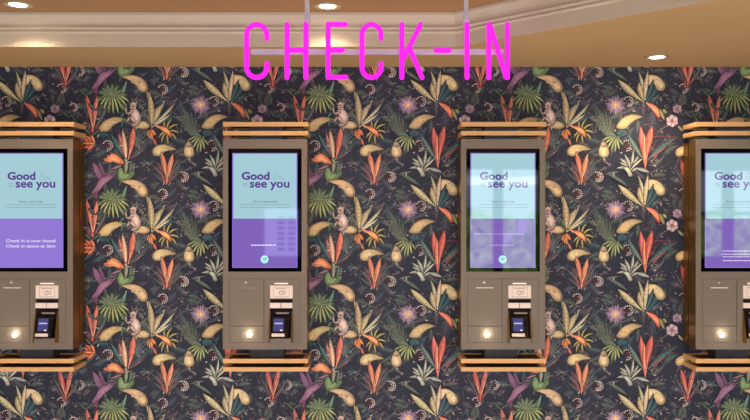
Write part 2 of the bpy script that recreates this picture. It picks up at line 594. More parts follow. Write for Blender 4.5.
# teal plants near the heliconias
for p0, p1, w in (((374, 284), (358, 268), 2.4), ((375, 284), (391, 263), 2.6), ((373, 184), (359, 172), 2), ((376, 184), (391, 166), 2), ((480, 190), (466, 166), 2.2), ((481, 190), (496, 168), 2.4), ((494, 232), (482, 214), 2.6), ((496, 262), (512, 248), 3)):
    leaf(p0, p1, w, (84, 110, 116), (44, 76, 92), outline=(30, 34, 48), rib=(128, 112, 108))
for p0, p1 in (((374, 283), (364, 266)), ((374, 283), (368, 270)), ((376, 282), (385, 262)), ((480, 188), (470, 168)), ((372, 183), (364, 166)), ((437, 262), (449, 246)), ((446, 264), (457, 247)), ((446, 262), (452, 250))):
    stroke(p0, p1, .7, (196, 92, 84), .06)

# ---- fan palm 1 (green)
ctr = (320, 198)
palm(ctr[0], ctr[1], [(303, 209), (307, 212), (311, 215), (316, 218), (321, 219), (326, 218), (331, 216), (335, 212), (337, 207)], (156, 168, 92), (180, 186, 116),
     back=[(301, 205), (303, 199), (306, 194), (310, 190), (314, 187), (318, 186), (323, 187), (328, 189), (332, 192), (336, 196), (338, 201)], w=2.3)
for e in ((305, 196), (309, 192), (314, 189), (320, 188), (326, 190), (331, 194), (335, 199)):
    leaf((318, 200), e, 3.2, (106, 126, 84), (78, 100, 72), rib=(140, 150, 110), stripes=3)
leaf((321, 200), (300, 204), 2, (98, 118, 80), (70, 92, 66))
leaf((334, 186), (330, 200), 3, (104, 150, 118), (58, 100, 86), rib=(150, 180, 140))
# fan palm 2
palm(409, 241, [(393, 247), (396, 251), (400, 254), (404, 257), (408, 257), (412, 254), (416, 250)], (158, 172, 102), (186, 190, 130), w=1.9)
for e in ((398, 237), (402, 236), (418, 238)): leaf((409, 242), e, 2.2, (112, 134, 96), (78, 104, 78))
blob([(409, 237), (413, 234), (419, 235), (421, 239), (416, 241), (411, 240)], (52, 92, 104), outline=(28, 34, 48))

# ---- hummingbird
hb = (216, 122, 168)
Pb = (136, 88, 126)
blob([(300, 163), (304, 165), (308, 171), (311, 177), (309, 181), (305, 178), (302, 172)], (140, 92, 128), outline=(44, 34, 52), veins=6, vc=(96, 62, 96))
blob([(306, 160), (309, 165), (312, 171), (314, 177), (311, 178), (308, 170)], (120, 76, 112), outline=(44, 34, 52))
blob([(317, 174), (320, 173.5), (321.5, 176), (319, 179), (314, 183), (309, 188), (306, 191), (304, 196), (300, 198), (299, 193), (303, 187), (306, 181), (310, 177), (314, 176)], (148, 98, 130), (118, 74, 108), outline=(40, 30, 48), patch=(.45, 1, -1, (170, 118, 142)), veins=9, vc=(112, 70, 100))
leaf((304, 190), (298, 200), 3, (150, 84, 108), (104, 60, 90)); leaf((305, 190), (304, 200), 2.4, (126, 76, 108), (90, 54, 86))
stroke((321, 175), (329, 171), .8, (150, 110, 110), -.06)
P.up(); disc(319, 175.6, .6, (28, 22, 32))

# ---- green cup leaf with the tan hanging leaf
blob([(326, 169), (329, 168), (332, 174), (336, 173), (341, 171), (342, 174), (338, 179), (331, 182), (327, 181), (325, 176)], (112, 140, 84), (84, 114, 70), outline=(34, 44, 44), patch=(.5, -1.5, .5, (134, 160, 98)), veins=10, vc=(88, 118, 70))
blob([(329, 181.5), (336, 180), (343, 180.3), (350, 183.5), (354.5, 189), (355, 194), (351.5, 197), (347, 195.5), (344, 191), (340, 187), (335, 183.5)], (196, 160, 112), (168, 134, 94), outline=(66, 52, 50), patch=(.52, 3.2, 2.2, (208, 172, 118)), veins=12, vc=(166, 132, 92))
leaf((354, 196), (361, 213), 4.2, (182, 160, 108), (140, 126, 86), outline=(54, 50, 50), rib=(200, 180, 130), stripes=4)

# ---- tan leaves B and E
for ox, oy in ((0, 0), (103.5, -2.5)):
    blob([(306, 236), (307, 231), (311, 226.5), (317, 223), (324, 221.5), (334, 223.8), (327, 226.5), (321, 230), (316, 235.5), (311, 236.5)] if ox == 0 else
         [(409, 232), (411, 227.5), (415, 223), (421, 219.8), (427, 219), (435, 221.3), (429, 223.8), (424, 227.5), (419, 232.5), (414, 233.5)],
         (190, 160, 100), (150, 124, 80), outline=(62, 54, 50), patch=(.55, -1.2, .6, (202, 172, 110)), veins=14, vc=(160, 130, 84))
# tan leaf C below the monkey, tan leaf D
blob([(341, 231), (346, 227), (352, 226), (357, 229), (356, 232.5), (351, 233.5), (345, 232.5)], (196, 164, 112), (160, 130, 92), outline=(62, 54, 50), patch=(.5, 1, 0, (208, 178, 120)), veins=8)
blob([(360, 257.5), (361, 253), (365, 250), (371, 249), (377, 250.3), (384, 254), (378, 254.6), (372, 256.5), (368, 260), (363, 260.5)], (194, 168, 108), (156, 132, 86), outline=(60, 54, 50), patch=(.5, -2, .5, (210, 184, 124)), veins=9)
blob([(468, 258), (469, 254), (474, 251), (480, 250), (487, 252), (481, 256), (475, 260), (470, 261)], (196, 160, 104), (160, 130, 86), outline=(60, 54, 50), patch=(.5, -1, .5, (208, 176, 118)))

# ---- monkey sitting on the leaf
mk = (196, 164, 150); mo = (60, 46, 52)
stroke((347, 229), (334, 230), 1.1, (170, 136, 128), .35, n=8)
blob([(338, 214.5), (342, 213), (346, 216), (348, 221), (348, 226), (345, 230), (341.5, 230), (340.5, 226), (339.5, 221), (337.5, 218)], mk, (164, 132, 122), outline=mo, patch=(.5, .6, -1, (212, 182, 166)))
blob([(338, 209), (340.5, 206.5), (343.5, 208), (343.6, 211.5), (341, 214), (338, 213)], mk, (160, 128, 116), outline=mo, patch=(.5, -.5, .5, (150, 112, 104)))
P.up(); disc(343.4, 208, 1.0, (176, 140, 130)); disc(337.9, 210.4, .4, (40, 30, 34))
leaf((341, 216), (333, 218), 2.4, mk, (158, 126, 118), bend=-.2, outline=mo); leaf((334, 218.5), (333, 211), 1.6, mk, (158, 126, 118), outline=mo)
leaf((343, 227), (337, 221), 3, (206, 174, 158), (164, 132, 122), outline=mo); leaf((338, 221), (334, 227), 2.0, mk, (158, 126, 118), outline=mo)
leaf((345, 229), (338, 230), 2.4, mk, (158, 126, 118), outline=mo)
leaf((332, 217), (328, 222), 2.6, (84, 128, 100), (56, 94, 80)); leaf((331, 222), (329, 232), 2.6, (80, 120, 92), (52, 88, 76)); leaf((332, 216), (330, 208), 2.2, (86, 130, 102), (56, 94, 80))
leaf((331, 224), (335, 228), 2, (90, 130, 96), (56, 94, 80))

# ---- banana plant under the hanging leaf
leaf((359, 233), (384, 220), 4.6, (52, 92, 104), (38, 66, 82), bend=-.12, outline=(28, 32, 46), rib=(96, 132, 130), stripes=6, sc_=(70, 112, 120))
leaf((361, 229), (382, 208), 3.0, (178, 176, 136), (110, 122, 108), bend=.06, outline=(44, 44, 52), rib=(206, 196, 152), stripes=5)
leaf((362, 227), (373, 203), 2.6, (158, 156, 124), (92, 104, 98), outline=(44, 44, 52), rib=(190, 180, 140), stripes=5)
leaf((361, 228), (369, 209), 6, (182, 160, 112), (140, 122, 90), bend=-.1, outline=(54, 48, 50), rib=(204, 184, 134), stripes=5)
leaf((359, 232), (356, 196), 5.8, (180, 156, 108), (146, 124, 88), bend=.06, outline=(54, 48, 50), rib=(206, 186, 136), stripes=7)
leaf((360, 232), (349, 214), 2.6, (112, 120, 96), (70, 84, 78), bend=.1, rib=(150, 150, 120))
leaf((360, 231), (378, 219), 2.2, (206, 190, 150), (150, 140, 110), rib=(220, 200, 160))

# ---- yellow spider leaves and orange flowers
for e, b in (((372, 224), -.3), ((380, 223), -.35), ((386, 229), -.35), ((387, 238), -.3), ((384, 245), -.25), ((369, 248), .25), ((366, 243), .3), ((376, 249), .1)):
    leaf((375, 236), e, 1.7, (184, 168, 84), (132, 130, 72), bend=b, outline=(44, 44, 46))
og = (222, 120, 52); ok = (188, 78, 40); oo = (70, 36, 36)
leaf((361, 229), (372, 234), 2.6, (226, 132, 66), ok, outline=oo)
blob([(366, 231), (371, 231), (376, 234), (379, 238), (378.5, 242), (375.5, 240), (371, 236.5)], og, ok, outline=oo, patch=(.5, .5, -.5, (238, 158, 90)))
stroke((362, 229), (378, 240), .6, (246, 190, 120), -.05)
for e in ((354.5, 241), (357, 244), (360, 243.5), (363.5, 240)): leaf((358.5, 233), e, 3.0, (228, 138, 50), (184, 92, 34), outline=oo)
leaf((361, 243), (364, 250), 2.4, (214, 116, 74), ok)

# ---- bird of paradise (centre of the gap)
leaf((333, 264), (318, 238), 4.2, (62, 120, 116), (46, 78, 92), outline=(30, 36, 48), rib=(130, 160, 150), stripes=5, sc_=(84, 142, 136))
leaf((336, 264), (361, 243), 4.6, (52, 88, 96), (40, 66, 80), bend=-.08, outline=(120, 74, 76), rib=(84, 116, 120), stripes=6, sc_=(70, 106, 110))
leaf((337, 264), (353, 250), 2.0, (150, 96, 90), (100, 70, 74), bend=.1)
leaf((334, 266), (326, 238), 4.0, (216, 120, 118), (176, 80, 86), outline=oo, rib=(238, 170, 150))
leaf((334, 266), (330, 234), 4.8, (214, 172, 124), (190, 128, 100), outline=oo, rib=(236, 204, 160))
leaf((335.5, 264), (341, 231), 5.8, (226, 116, 82), (196, 84, 66), bend=.06, outline=oo, rib=(242, 168, 120), fat=.6)
blob([(311, 264), (315, 262), (319, 258), (324, 259), (329, 263), (332.5, 268), (327, 268.5), (321, 266.5), (316, 267)], (226, 130, 66), (192, 86, 48), outline=oo, patch=(.55, 0, .2, (236, 150, 84)))
stroke((312, 264.2), (331, 267.5), .5, (150, 60, 40), -.1); stroke((314, 265.6), (330, 268), .4, (150, 60, 40), -.05)
leaf((333, 279), (334, 262), 3.6, (160, 150, 126), (92, 118, 84), outline=(40, 50, 46)); leaf((337, 279), (339, 264), 2.6, (104, 134, 96), (70, 100, 74), outline=(36, 46, 44))
leaf((330, 270), (318, 274), 1.8, (180, 128, 130), (120, 80, 96))

# ---- heliconia pairs
def helic(bx, by, tl, tr, c=(222, 106, 84), cream=(232, 176, 120)):
    for dx in (-11, -7, 8, 12):
        stroke((bx, by + 1), (bx + dx, by - 20 + abs(dx) * .5), .7, mix(c, (150, 60, 80), .5), -.1 if dx < 0 else .1)
    leaf((bx, by), tl, 4.4, c, shade(c, .82), bend=.05, outline=oo, rib=cream, fat=.62)
    leaf((bx + .6, by), tr, 4.2, mix(c, cream, .35), shade(c, .9), bend=-.05, outline=oo, rib=cream, fat=.6)
    leaf((bx, by + 3), ((tl[0] + tr[0]) / 2, by - 13), 2.6, mix(c, cream, .25), shade(c, .8), outline=oo)
    for q, o_ in ((tl, -.9), (tr, .8)):
        stroke((bx, by - 3), (q[0] + o_, q[1] + 5), .6, (244, 190, 130), .04)
        stroke((bx, by - 3), (q[0] - o_, q[1] + 8), .5, shade(c, .62), -.03)


helic(374, 287, (368.5, 256), (380.5, 258), (226, 122, 82))
helic(480, 190, (473, 160), (487, 158), (214, 82, 78), (230, 160, 90))
leaf((303, 233), (315, 210), 3.6, (76, 112, 104), (48, 80, 86), outline=(110, 60, 64), rib=(120, 140, 126))
leaf((301, 230), (288, 206), 2.2, (76, 96, 100), (48, 70, 84))
helic(300.5, 237, (293.5, 198.5), (305, 200), (218, 98, 84), (234, 160, 110))
# orange fan at the kiosk edge
for e in ((290, 243), (293, 240), (298, 239), (291, 253), (295, 255), (288, 248)):
    leaf((302.5, 248), e, 3.4, (228, 112, 56), (182, 70, 42), outline=oo, rib=(246, 176, 110))
blob([(306, 238), (310, 236.5), (315, 237.5), (317, 240), (313, 242), (308, 241.5)], (44, 84, 92), outline=(28, 34, 48))
stroke((314, 238), (327, 254), 1.0, (60, 104, 104), .1)
# big heliconia C
leaf((436, 264), (420, 238), 4.6, (98, 124, 112), (60, 88, 92), bend=-.06, outline=(40, 44, 54), rib=(150, 160, 140), stripes=6)
leaf((441, 264), (469, 242), 4.4, (62, 112, 106), (48, 76, 84), bend=-.12, outline=(110, 66, 72), rib=(96, 140, 130), stripes=6)
leaf((443, 262), (460, 250), 1.6, (180, 100, 92), (120, 70, 74))
leaf((437.5, 272), (433, 231), 5.0, (222, 110, 100), (196, 78, 78), outline=oo, rib=(240, 170, 130), fat=.65)
leaf((437.8, 274), (436.6, 238), 4.6, (232, 138, 88), (220, 96, 66), outline=oo, rib=(246, 190, 120))
leaf((438.8, 268), (444.5, 230.5), 6.0, (224, 98, 74), (188, 70, 58), bend=-.05, outline=oo, rib=(238, 150, 110), fat=.66)
stroke((437.6, 264), (437.8, 275), 1.5, (222, 96, 84))
stroke((446, 241), (472, 241), .8, (150, 60, 70), -.02)
# orange bloom F
blob([(438.5, 207.5), (443, 208), (448, 210.5), (452, 215), (453, 220.5), (451, 223), (448, 219), (444, 213.5)], (228, 104, 62), (190, 70, 46), outline=oo, patch=(.5, 1, .5, (240, 136, 84)))
stroke((438.5, 207.5), (451, 220), .6, (246, 170, 120), -.06); stroke((440, 209.5), (450, 222), .4, (150, 50, 40), .02)
leaf((452, 213), (457, 225), 3, (160, 158, 96), (116, 120, 76), outline=(50, 52, 46))
# blossoms
def blossom(x, y, r, c=(206, 172, 184)):
    for k in range(6):
        a = .4 + k * 1.0472
        ex, ey = x + math.cos(a) * r, y + math.sin(a) * r
        leaf((x, y), (ex, ey), r * .95, c, shade(c, .84), outline=(84, 66, 78), fat=.62, rib=shade(c, .7), n=6)
    P.up(); disc(x, y, r * .28, (176, 122, 70), 8, (120, 80, 70))
blossom(469.5, 213.5, 4.6, (196, 160, 180)); blossom(464.5, 225.5, 6.2, (214, 180, 188))
leaf((470, 230), (476, 236), 2.4, (170, 168, 112), (120, 124, 84)); leaf((459, 218), (455, 214), 3, (170, 168, 92), (120, 124, 70))
stroke((460, 230), (448, 241), 1.0, (130, 120, 100), .15)

# ---- small parrot
blob([(393.2, 247.5), (396, 245.6), (399, 247.5), (400.2, 251.5), (401.6, 256), (400.6, 260.5), (396.8, 262), (392.6, 260.6), (391.2, 256), (392.4, 251.5)], (204, 170, 118), (168, 134, 92), outline=(60, 52, 50), patch=(.45, 0, 2.4, (216, 184, 132)))
blob([(393.6, 248), (396, 246), (398.8, 248), (398.4, 251), (394, 251)], (170, 148, 116), outline=(92, 78, 64))
leaf((396, 261.5), (398, 266.5), 2.6, (150, 150, 144), (110, 112, 116)); stroke((388, 267), (402, 264), .9, (110, 92, 88), .05)

# ---- passion flower
for k in range(22):
    a = k * 6.2832 / 22 + .1
    r = 9.5 + (k % 2) * 1.6
    leaf((408 + math.cos(a) * 2, 209.5 + math.sin(a) * 2), (408 + math.cos(a) * r, 209.5 + math.sin(a) * r * .95), 1.9, (176, 146, 166) if k % 3 else (132, 106, 142), (122, 94, 118), n=5)
for k in range(16):
    a = k * .3927
    leaf((408, 209.5), (408 + math.cos(a) * 5.8, 209.5 + math.sin(a) * 5.4), 1.5, (206, 166, 178), (164, 120, 144), n=4)
P.up(); disc(408, 209.5, 2.9, (240, 206, 120), 10, (220, 150, 100))
P.up()
for k in range(6): disc(408 + math.cos(k * 1.047) * 1.4, 209.5 + math.sin(k * 1.047) * 1.4, .5, (190, 120, 80), 5)

# ---- pale succulent
pw = (176, 176, 150); pd = (112, 122, 112)
for e, w, b in (((412, 263), 3, .1), ((412, 267), 2.4, .1), ((417, 259), 3, .05), ((426, 254), 2.6, 0), ((431, 260), 2.4, -.05), ((435, 263), 2.6, -.1), ((409, 273), 2.6, .2), ((416, 271), 2, .1)):
    leaf((423.5, 274), e, w, pw, pd, bend=b, outline=(44, 48, 56), rib=(200, 196, 170))
blob([(416, 272), (420, 271.5), (423, 275), (425, 280), (421.5, 281), (419.5, 276.5)], pw, pd, outline=(44, 48, 56))
leaf((428, 273), (442, 277), 3.4, (172, 172, 152), (120, 126, 118), bend=-.12, outline=(44, 48, 56)); leaf((431, 272), (424, 276), 2.2, pw, pd)
leaf((400, 174), (420, 186), 3.6, (96, 108, 92), (70, 80, 76), bend=-.1, rib=(130, 136, 110), stripes=5)
leaf((412, 276), (398, 279), 2.6, (112, 116, 104), (80, 86, 84))

# ---- banana plant G
leaf((439, 207), (455, 179), 5.2, (52, 92, 104), (38, 66, 80), bend=.1, outline=(28, 34, 46), rib=(96, 132, 134))
blob([(440.5, 181), (444, 179.6), (449, 180.6), (454, 184), (457.5, 189.5), (456.5, 194), (453, 195.5), (449, 193.5), (447, 188.5), (444.5, 187), (441, 190)], (206, 176, 120), (176, 146, 98), outline=(64, 56, 50), patch=(.5, 2.5, 1, (216, 188, 130)), veins=10, vc=(178, 148, 100))
leaf((438.5, 206), (446, 184), 3.4, (60, 104, 108), (44, 78, 88), outline=(30, 36, 48), rib=(100, 140, 140))
leaf((436.5, 207), (410.5, 184.5), 6.0, (196, 176, 118), (150, 140, 96), bend=-.05, outline=(56, 54, 50), rib=(214, 198, 144), stripes=7, fat=.6)
leaf((436, 205), (430.5, 175.5), 3.6, (180, 172, 128), (120, 118, 96), bend=.1, outline=(50, 50, 52), rib=(206, 196, 150), stripes=5)
leaf((436, 205), (431, 187), 5.0, (190, 164, 114), (150, 130, 94), bend=-.08, outline=(54, 50, 50), rib=(208, 188, 140), stripes=4)
leaf((437.5, 205), (440.5, 175), 3.8, (206, 176, 136), (170, 140, 108), bend=-.05, outline=(54, 50, 50), rib=(226, 204, 164), stripes=4)
leaf((437, 206), (437, 188), 1.8, (206, 186, 140), (150, 136, 104))
# small pale-flowered sprays in the part behind the kiosks
for x, y in ((500, 200), (510, 215), (483, 222), (506, 240)):
    leaf((x, y), (x + 9, y - 6), 3.4, (74, 92, 84), (54, 70, 70), outline=(30, 34, 46), rib=(110, 124, 100), stripes=4)
    leaf((x, y), (x - 7, y - 7), 3.0, (84, 98, 86), (54, 70, 70), outline=(30, 34, 46), rib=(110, 124, 100), stripes=4)

for i in range(170):
    x = 310 + rnd.random() * 207; y = 165 + rnd.random() * 104.4
    a = rnd.random() * 6.283; l = rnd.uniform(2.5, 8)
    stroke((x, y), (x + math.cos(a) * l, y + math.sin(a) * l), rnd.uniform(.3, .55), rnd.choice([(150, 146, 150), (96, 116, 118), (46, 44, 58), (50, 46, 58), (160, 138, 116), (128, 132, 104), (150, 96, 92), (40, 40, 56)]), rnd.uniform(-.4, .4))
for i in range(60):
    x = 310 + rnd.random() * 207; y = 165 + rnd.random() * 104.4
    a = rnd.random() * 6.283; l = rnd.uniform(2, 4.5)
    leaf((x, y), (x + math.cos(a) * l, y + math.sin(a) * l), rnd.uniform(.9, 1.6), rnd.choice([(176, 162, 156), (196, 182, 170), (120, 134, 128), (150, 130, 134)]), n=4)
LIFT = 4.0e-6
top_layer = P.layer * LIFT
TW, TH = 207.0, 104.4
px_lo, px_hi = 375 + RX0 / K0, 375 + RX1 / K0
verts = []; faces = []; cols = []
basec = lin((48, 51, 70))
# base sheet
verts += [(RX0, 0, 0), (RX1, 0, 0), (RX1, 0, ZC), (RX0, 0, ZC), (RX0, .1, 0), (RX1, .1, 0), (RX1, .1, ZC), (RX0, .1, ZC)]
cols += [basec] * 8
faces += [[0, 1, 2, 3], [5, 4, 7, 6], [4, 0, 3, 7], [1, 5, 6, 2], [3, 2, 6, 7], [4, 5, 1, 0]]
i0 = int(math.floor((px_lo - 310) / TW)) - 1; i1 = int(math.ceil((px_hi - 310) / TW)) + 1
ty_lo = 210 - (ZS - CZ) / K0; ty_hi = 210 + CZ / K0
j0 = -2; j1 = int(math.ceil((ty_hi - 165) / TH))
xm = 1e-4
for i in range(i0, i1):
    for j in range(j0, j1):
        ox = i * TW - (2 if j >= 2 and False else 0); oy = j * TH
        keep = [None] * len(P.v)
        w = [((x + ox - 375) * K0, -0.0006 - l * LIFT, CZ - (y + oy - 210) * K0) for x, y, l in P.v]
        if all(q[2] > ZS or q[2] < 0 for q in w): continue
        inside = [RX0 < q[0] < RX1 and 0.002 < q[2] < ZS + .08 for q in w]
        for f in P.f:
            if all(inside[k] for k in f):
                nf = []
                for k in f:
                    if keep[k] is None:
                        keep[k] = len(verts); verts.append(w[k]); cols.append(P.c[k])
                    nf.append(keep[k])
                faces.append(nf)
me = bpy.data.meshes.new('wall_back')
me.from_pydata(verts, [], faces)
ca = me.color_attributes.new('paper', 'FLOAT_COLOR', 'POINT')
flat = []
def _tone(c):
    g = .3 * c[0] + .55 * c[1] + .15 * c[2]
    return (c[0] * .84 + g * .14 + .003, c[1] * .86 + g * .14 + .005, c[2] * .88 + g * .16 + .010)
cols = [_tone(c) for c in cols]
cols = [tuple(min(.95, v * (.97 + .7 * (.3 * c[0] + .6 * c[1] + .1 * c[2]))) for v in c) for c in cols]
for c in cols: flat += [c[0], c[1], c[2], 1.0]
ca.data.foreach_set('color', flat)
pm = bpy.data.materials.new('botanical_wallpaper'); pm.use_nodes = True
nt = pm.node_tree; b = nt.nodes['Principled BSDF']
at = nt.nodes.new('ShaderNodeVertexColor'); at.layer_name = 'paper'
tc = nt.nodes.new('ShaderNodeTexCoord')
ns = nt.nodes.new('ShaderNodeTexNoise'); ns.inputs['Scale'].default_value = 330; ns.inputs['Detail'].default_value = 3
nt.links.new(tc.outputs['Object'], ns.inputs['Vector'])
rp = nt.nodes.new('ShaderNodeMapRange'); rp.inputs['To Min'].default_value = .62; rp.inputs['To Max'].default_value = 1.38
ns2 = nt.nodes.new('ShaderNodeTexNoise'); ns2.inputs['Scale'].default_value = 110; ns2.inputs['Detail'].default_value = 5; ns2.inputs['Roughness'].default_value = .75
nt.links.new(tc.outputs['Object'], ns2.inputs['Vector'])
nav = nt.nodes.new('ShaderNodeMath'); nav.operation = 'MULTIPLY_ADD'; nav.inputs[1].default_value = .5
nh = nt.nodes.new('ShaderNodeMath'); nh.operation = 'MULTIPLY'; nh.inputs[1].default_value = .5
nt.links.new(ns2.outputs['Fac'], nh.inputs[0]); nt.links.new(ns.outputs['Fac'], nav.inputs[0]); nt.links.new(nh.outputs[0], nav.inputs[2])
nt.links.new(nav.outputs[0], rp.inputs['Value'])
rp.inputs['From Min'].default_value = .3; rp.inputs['From Max'].default_value = .7
# paper joints every half repeat
sx = nt.nodes.new('ShaderNodeSeparateXYZ'); nt.links.new(tc.outputs['Object'], sx.inputs[0])
m1 = nt.nodes.new('ShaderNodeMath'); m1.operation = 'ADD'; m1.inputs[1].default_value = 20 * TW * K0 - (457.5 - 375) * K0
m2 = nt.nodes.new('ShaderNodeMath'); m2.operation = 'MODULO'; m2.inputs[1].default_value = TW * K0 / 2
m3 = nt.nodes.new('ShaderNodeMath'); m3.operation = 'LESS_THAN'; m3.inputs[1].default_value = 0.0013
m4 = nt.nodes.new('ShaderNodeMath'); m4.operation = 'MULTIPLY_ADD'; m4.inputs[1].default_value = -.35; m4.inputs[2].default_value = 1.0
nt.links.new(sx.outputs['X'], m1.inputs[0]); nt.links.new(m1.outputs[0], m2.inputs[0]); nt.links.new(m2.outputs[0], m3.inputs[0]); nt.links.new(m3.outputs[0], m4.inputs[0])
m5 = nt.nodes.new('ShaderNodeMath'); m5.operation = 'MULTIPLY'
nt.links.new(rp.outputs['Result'], m5.inputs[0]); nt.links.new(m4.outputs[0], m5.inputs[1])
vm = nt.nodes.new('ShaderNodeVectorMath'); vm.operation = 'SCALE'
nt.links.new(at.outputs['Color'], vm.inputs[0]); nt.links.new(m5.outputs[0], vm.inputs['Scale'])
nt.links.new(vm.outputs[0], b.inputs['Base Color'])
b.inputs['Roughness'].default_value = 0.55
b.inputs['Specular IOR Level'].default_value = 0.5
me.materials.append(pm)
wall = bpy.data.objects.new('wall_back', me); col.objects.link(wall)
tag(wall, kind='structure')

# ================================================================ KIOSKS
YF = -0.132                      # front plane of the housing
KF = (D + YF) / F                # metres per photo pixel on that plane


def kiosk(off, label, screen):
    X = off * K0
    root = tag(empty('check_in_kiosk', (X, 0, CZ - 0.56)), label, 'kiosk', 'self check-in kiosks on the patterned wall')

    def x(u): return X + (u - 265.0) * KF       # u: pixel column as on the second kiosk
    def z(v): return CZ + (210.0 - v) * KF
    YB = YF

    def plate(name, u0, u1, v0, v1, e0, e1, m, parent=root, bev=0.0):
        bm = bmesh.new(); box(bm, x(u0), x(u1), YB - e1, YB - e0, z(v1), z(v0), bev)
        return obj(name, bm, m, parent)
    Wf = D / F / KF                                                  # wall pixel in front-plane pixels
    # backing plate and mounting spine
    bm = bmesh.new(); box(bm, x(223.3), x(306.7), -0.052, -0.004, z(347.5), z(141), .002); obj('backing_plate', bm, M['bronze'], root)
    bm = bmesh.new(); box(bm, x(248.2), x(281.8), -0.084, -0.004, z(366), z(124.5), .001); obj('mounting_spine', bm, M['spine'], root)
    # housing: a ring round the screen opening, the lower block and the back
    bm = bmesh.new()
    b_ = .0012
    y0, y1 = YB, YB + .066
    u0, u1, v0, v1 = 223, 307, 139, 349.4
    a0, a1, c0, c1 = 228.2, 301.7, 148.6, 271.7
    box(bm, x(u0), x(u1), y0 + .012, y1, z(v1), z(v0), .001)
    box(bm, x(u0) - .0006, x(u0) + .002, y0 + .0005, y1 - .001, z(v1) + .001, z(v0) - .001, 0, 1)
    box(bm, x(u1) - .002, x(u1) + .0006, y0 + .0005, y1 - .001, z(v1) + .001, z(v0) - .001, 0, 1)
    # front frame as one face with an opening
    def ring(y):
        return [bm.verts.new((x(p), y, z(q))) for p, q in ((u0, v0), (u1, v0), (u1, v1), (u0, v1), (a0, c0), (a1, c0), (a1, c1), (a0, c1))]
    f_ = ring(y0); g_ = ring(y0 + .013)
    for i in range(4):
        j = (i + 1) % 4
        bm.faces.new([f_[i], f_[j], f_[4 + j], f_[4 + i]])
        bm.faces.new([f_[i], f_[j], g_[j], g_[i]])
        bm.faces.new([f_[4 + i], f_[4 + j], g_[4 + j], g_[4 + i]])
    obj('housing', bm, [M['taupe'], M['bronze']], root)
    # screen
    bz = plate('screen_bezel', a0 + .05, a1 - .05, c0 + .05, c1 - .05, -.0115, -.0012, M['black'], root, .0004)
    e = -.0007
    sp = plate('display', 232.3, 297.4, 153, 267.8, -.0014, e, [M['edge']], bz)
    e2 = e + .0002

    def flat(name, u0, u1, v0, v1, m, de=0.0002, parent=sp):
        bm = bmesh.new()
        yy = YB - (e + de)
        vs = [bm.verts.new(q) for q in ((x(u0), yy, z(v1)), (x(u1), yy, z(v1)), (x(u1), yy, z(v0)), (x(u0), yy, z(v0)))]
        bm.faces.new(vs)
        return obj(name, bm, m, parent)

    def words(name, s, u, v, h, m, bold=0.03, align='LEFT', w=None):
        return text_mesh(s, x(u), z(v), YB - (e + .0004), h * KF, m, name, sp, bold, align, None if w is None else w * KF)

    def dashes(name, u0, u1, v, m, h=.55, seed=1):
        r = random.Random(seed); bm = bmesh.new(); u = u0; yy = YB - (e + .0004)
        while u < u1:
            l = min(r.uniform(1.0, 3.6), u1 - u)
            vs = [bm.verts.new(q) for q in ((x(u), yy, z(v + h / 2)), (x(u + l), yy, z(v + h / 2)), (x(u + l), yy, z(v - h / 2)), (x(u), yy, z(v - h / 2)))]
            bm.faces.new(vs); u += l + .55
        return obj(name, bm, m, sp)
    flat('greeting_panel', 233.4, 296.4, 153.9, 218.6, M['cyan'])
    flat('message_panel', 233.2, 296.6, 218.6, 267.0, M['purple2'] if screen == 'closed' else M['purple'])
    words('greeting_text', 'Good', 241.6, 179.5, 7.7, M['inkpurple'], .034, w=28)
    words('greeting_text', 'see you', 249.8, 187.4, 7.7, M['inkpurple'], .024, w=39.6)
    words('small_word', 'to', 243, 186.6, 4.0, M['inkgrey'], -.005, w=4.2)
    # little outline drawing beside "Good"
    bm = bmesh.new(); yy = YB - (e + .0005)
    def line(pts, r=.16):
        for (p, q), (p2, q2) in zip(pts[:-1], pts[1:]):
            dx, dy = p2 - p, q2 - q; l = math.hypot(dx, dy) or 1; nx, ny = -dy / l * r, dx / l * r
            bm.faces.new([bm.verts.new(t) for t in ((x(p + nx), yy, z(q + ny)), (x(p2 + nx), yy, z(q2 + ny)), (x(p2 - nx), yy, z(q2 - ny)), (x(p - nx), yy, z(q - ny)))])
    line([(273, 178.6), (274.2, 176), (275.5, 174), (276.6, 172.4), (277.6, 174.4), (279, 175), (280.2, 177), (281.6, 176.6), (283.4, 177.4), (284, 179)])
    line([(273, 178.8), (276, 179.2), (279, 178.4), (282, 179.4), (284, 179)])
    line([(275.4, 176.4), (277.4, 177.4), (278.6, 176.4)])
    obj('line_drawing', bm, M['inkgrey'], sp)
    words('notice_heading', 'Check in opens at 3pm', 265, 202.4, 1.8, M['inkdark'], .01, 'CENTER', 24)
    dashes('notice_text', 241, 289.5, 204.6, M['inkgrey'], seed=3)
    dashes('notice_text', 239.5, 291, 207.4, M['inkgrey'], seed=4)
    if screen == 'closed':
        words('status_text', 'Check in is now closed', 264.8, 242.2, 3.0, M['inkwhite'], .02, 'CENTER', 49.5)
        words('status_text', 'Check in opens at 3pm', 264.8, 247.4, 3.0, M['inkwhite'], .02, 'CENTER', 49.5)
    elif screen == 'lines':
        dashes('status_text', 250, 296, 251, M['inkwhite'], .9, 7); dashes('status_text', 249, 292, 254.2, M['inkwhite'], .8, 8)
        dashes('status_text', 250, 294, 256.8, M['inkwhite'], .8, 9); dashes('status_text', 250, 293, 260.6, M['inkwhite'], .9, 10)
    else:
        dashes('status_text', 251, 276, 245.2, M['inkfaint'] if screen == 'faint' else M['inkwhite'], 1.2, 5)
        if screen == 'faint': dashes('status_text', 236, 285, 234, M['inkfaint'], 1.0, 6)
        bm = bmesh.new(); yy = YB - (e + .0004)
        bm.faces.new([bm.verts.new((x(264.6) + math.cos(k * .2618) * 4 * KF, yy, z(259.4) + math.sin(k * .2618) * 4 * KF)) for k in range(24)])
        bd = obj('badge', bm, M['badge'], sp)
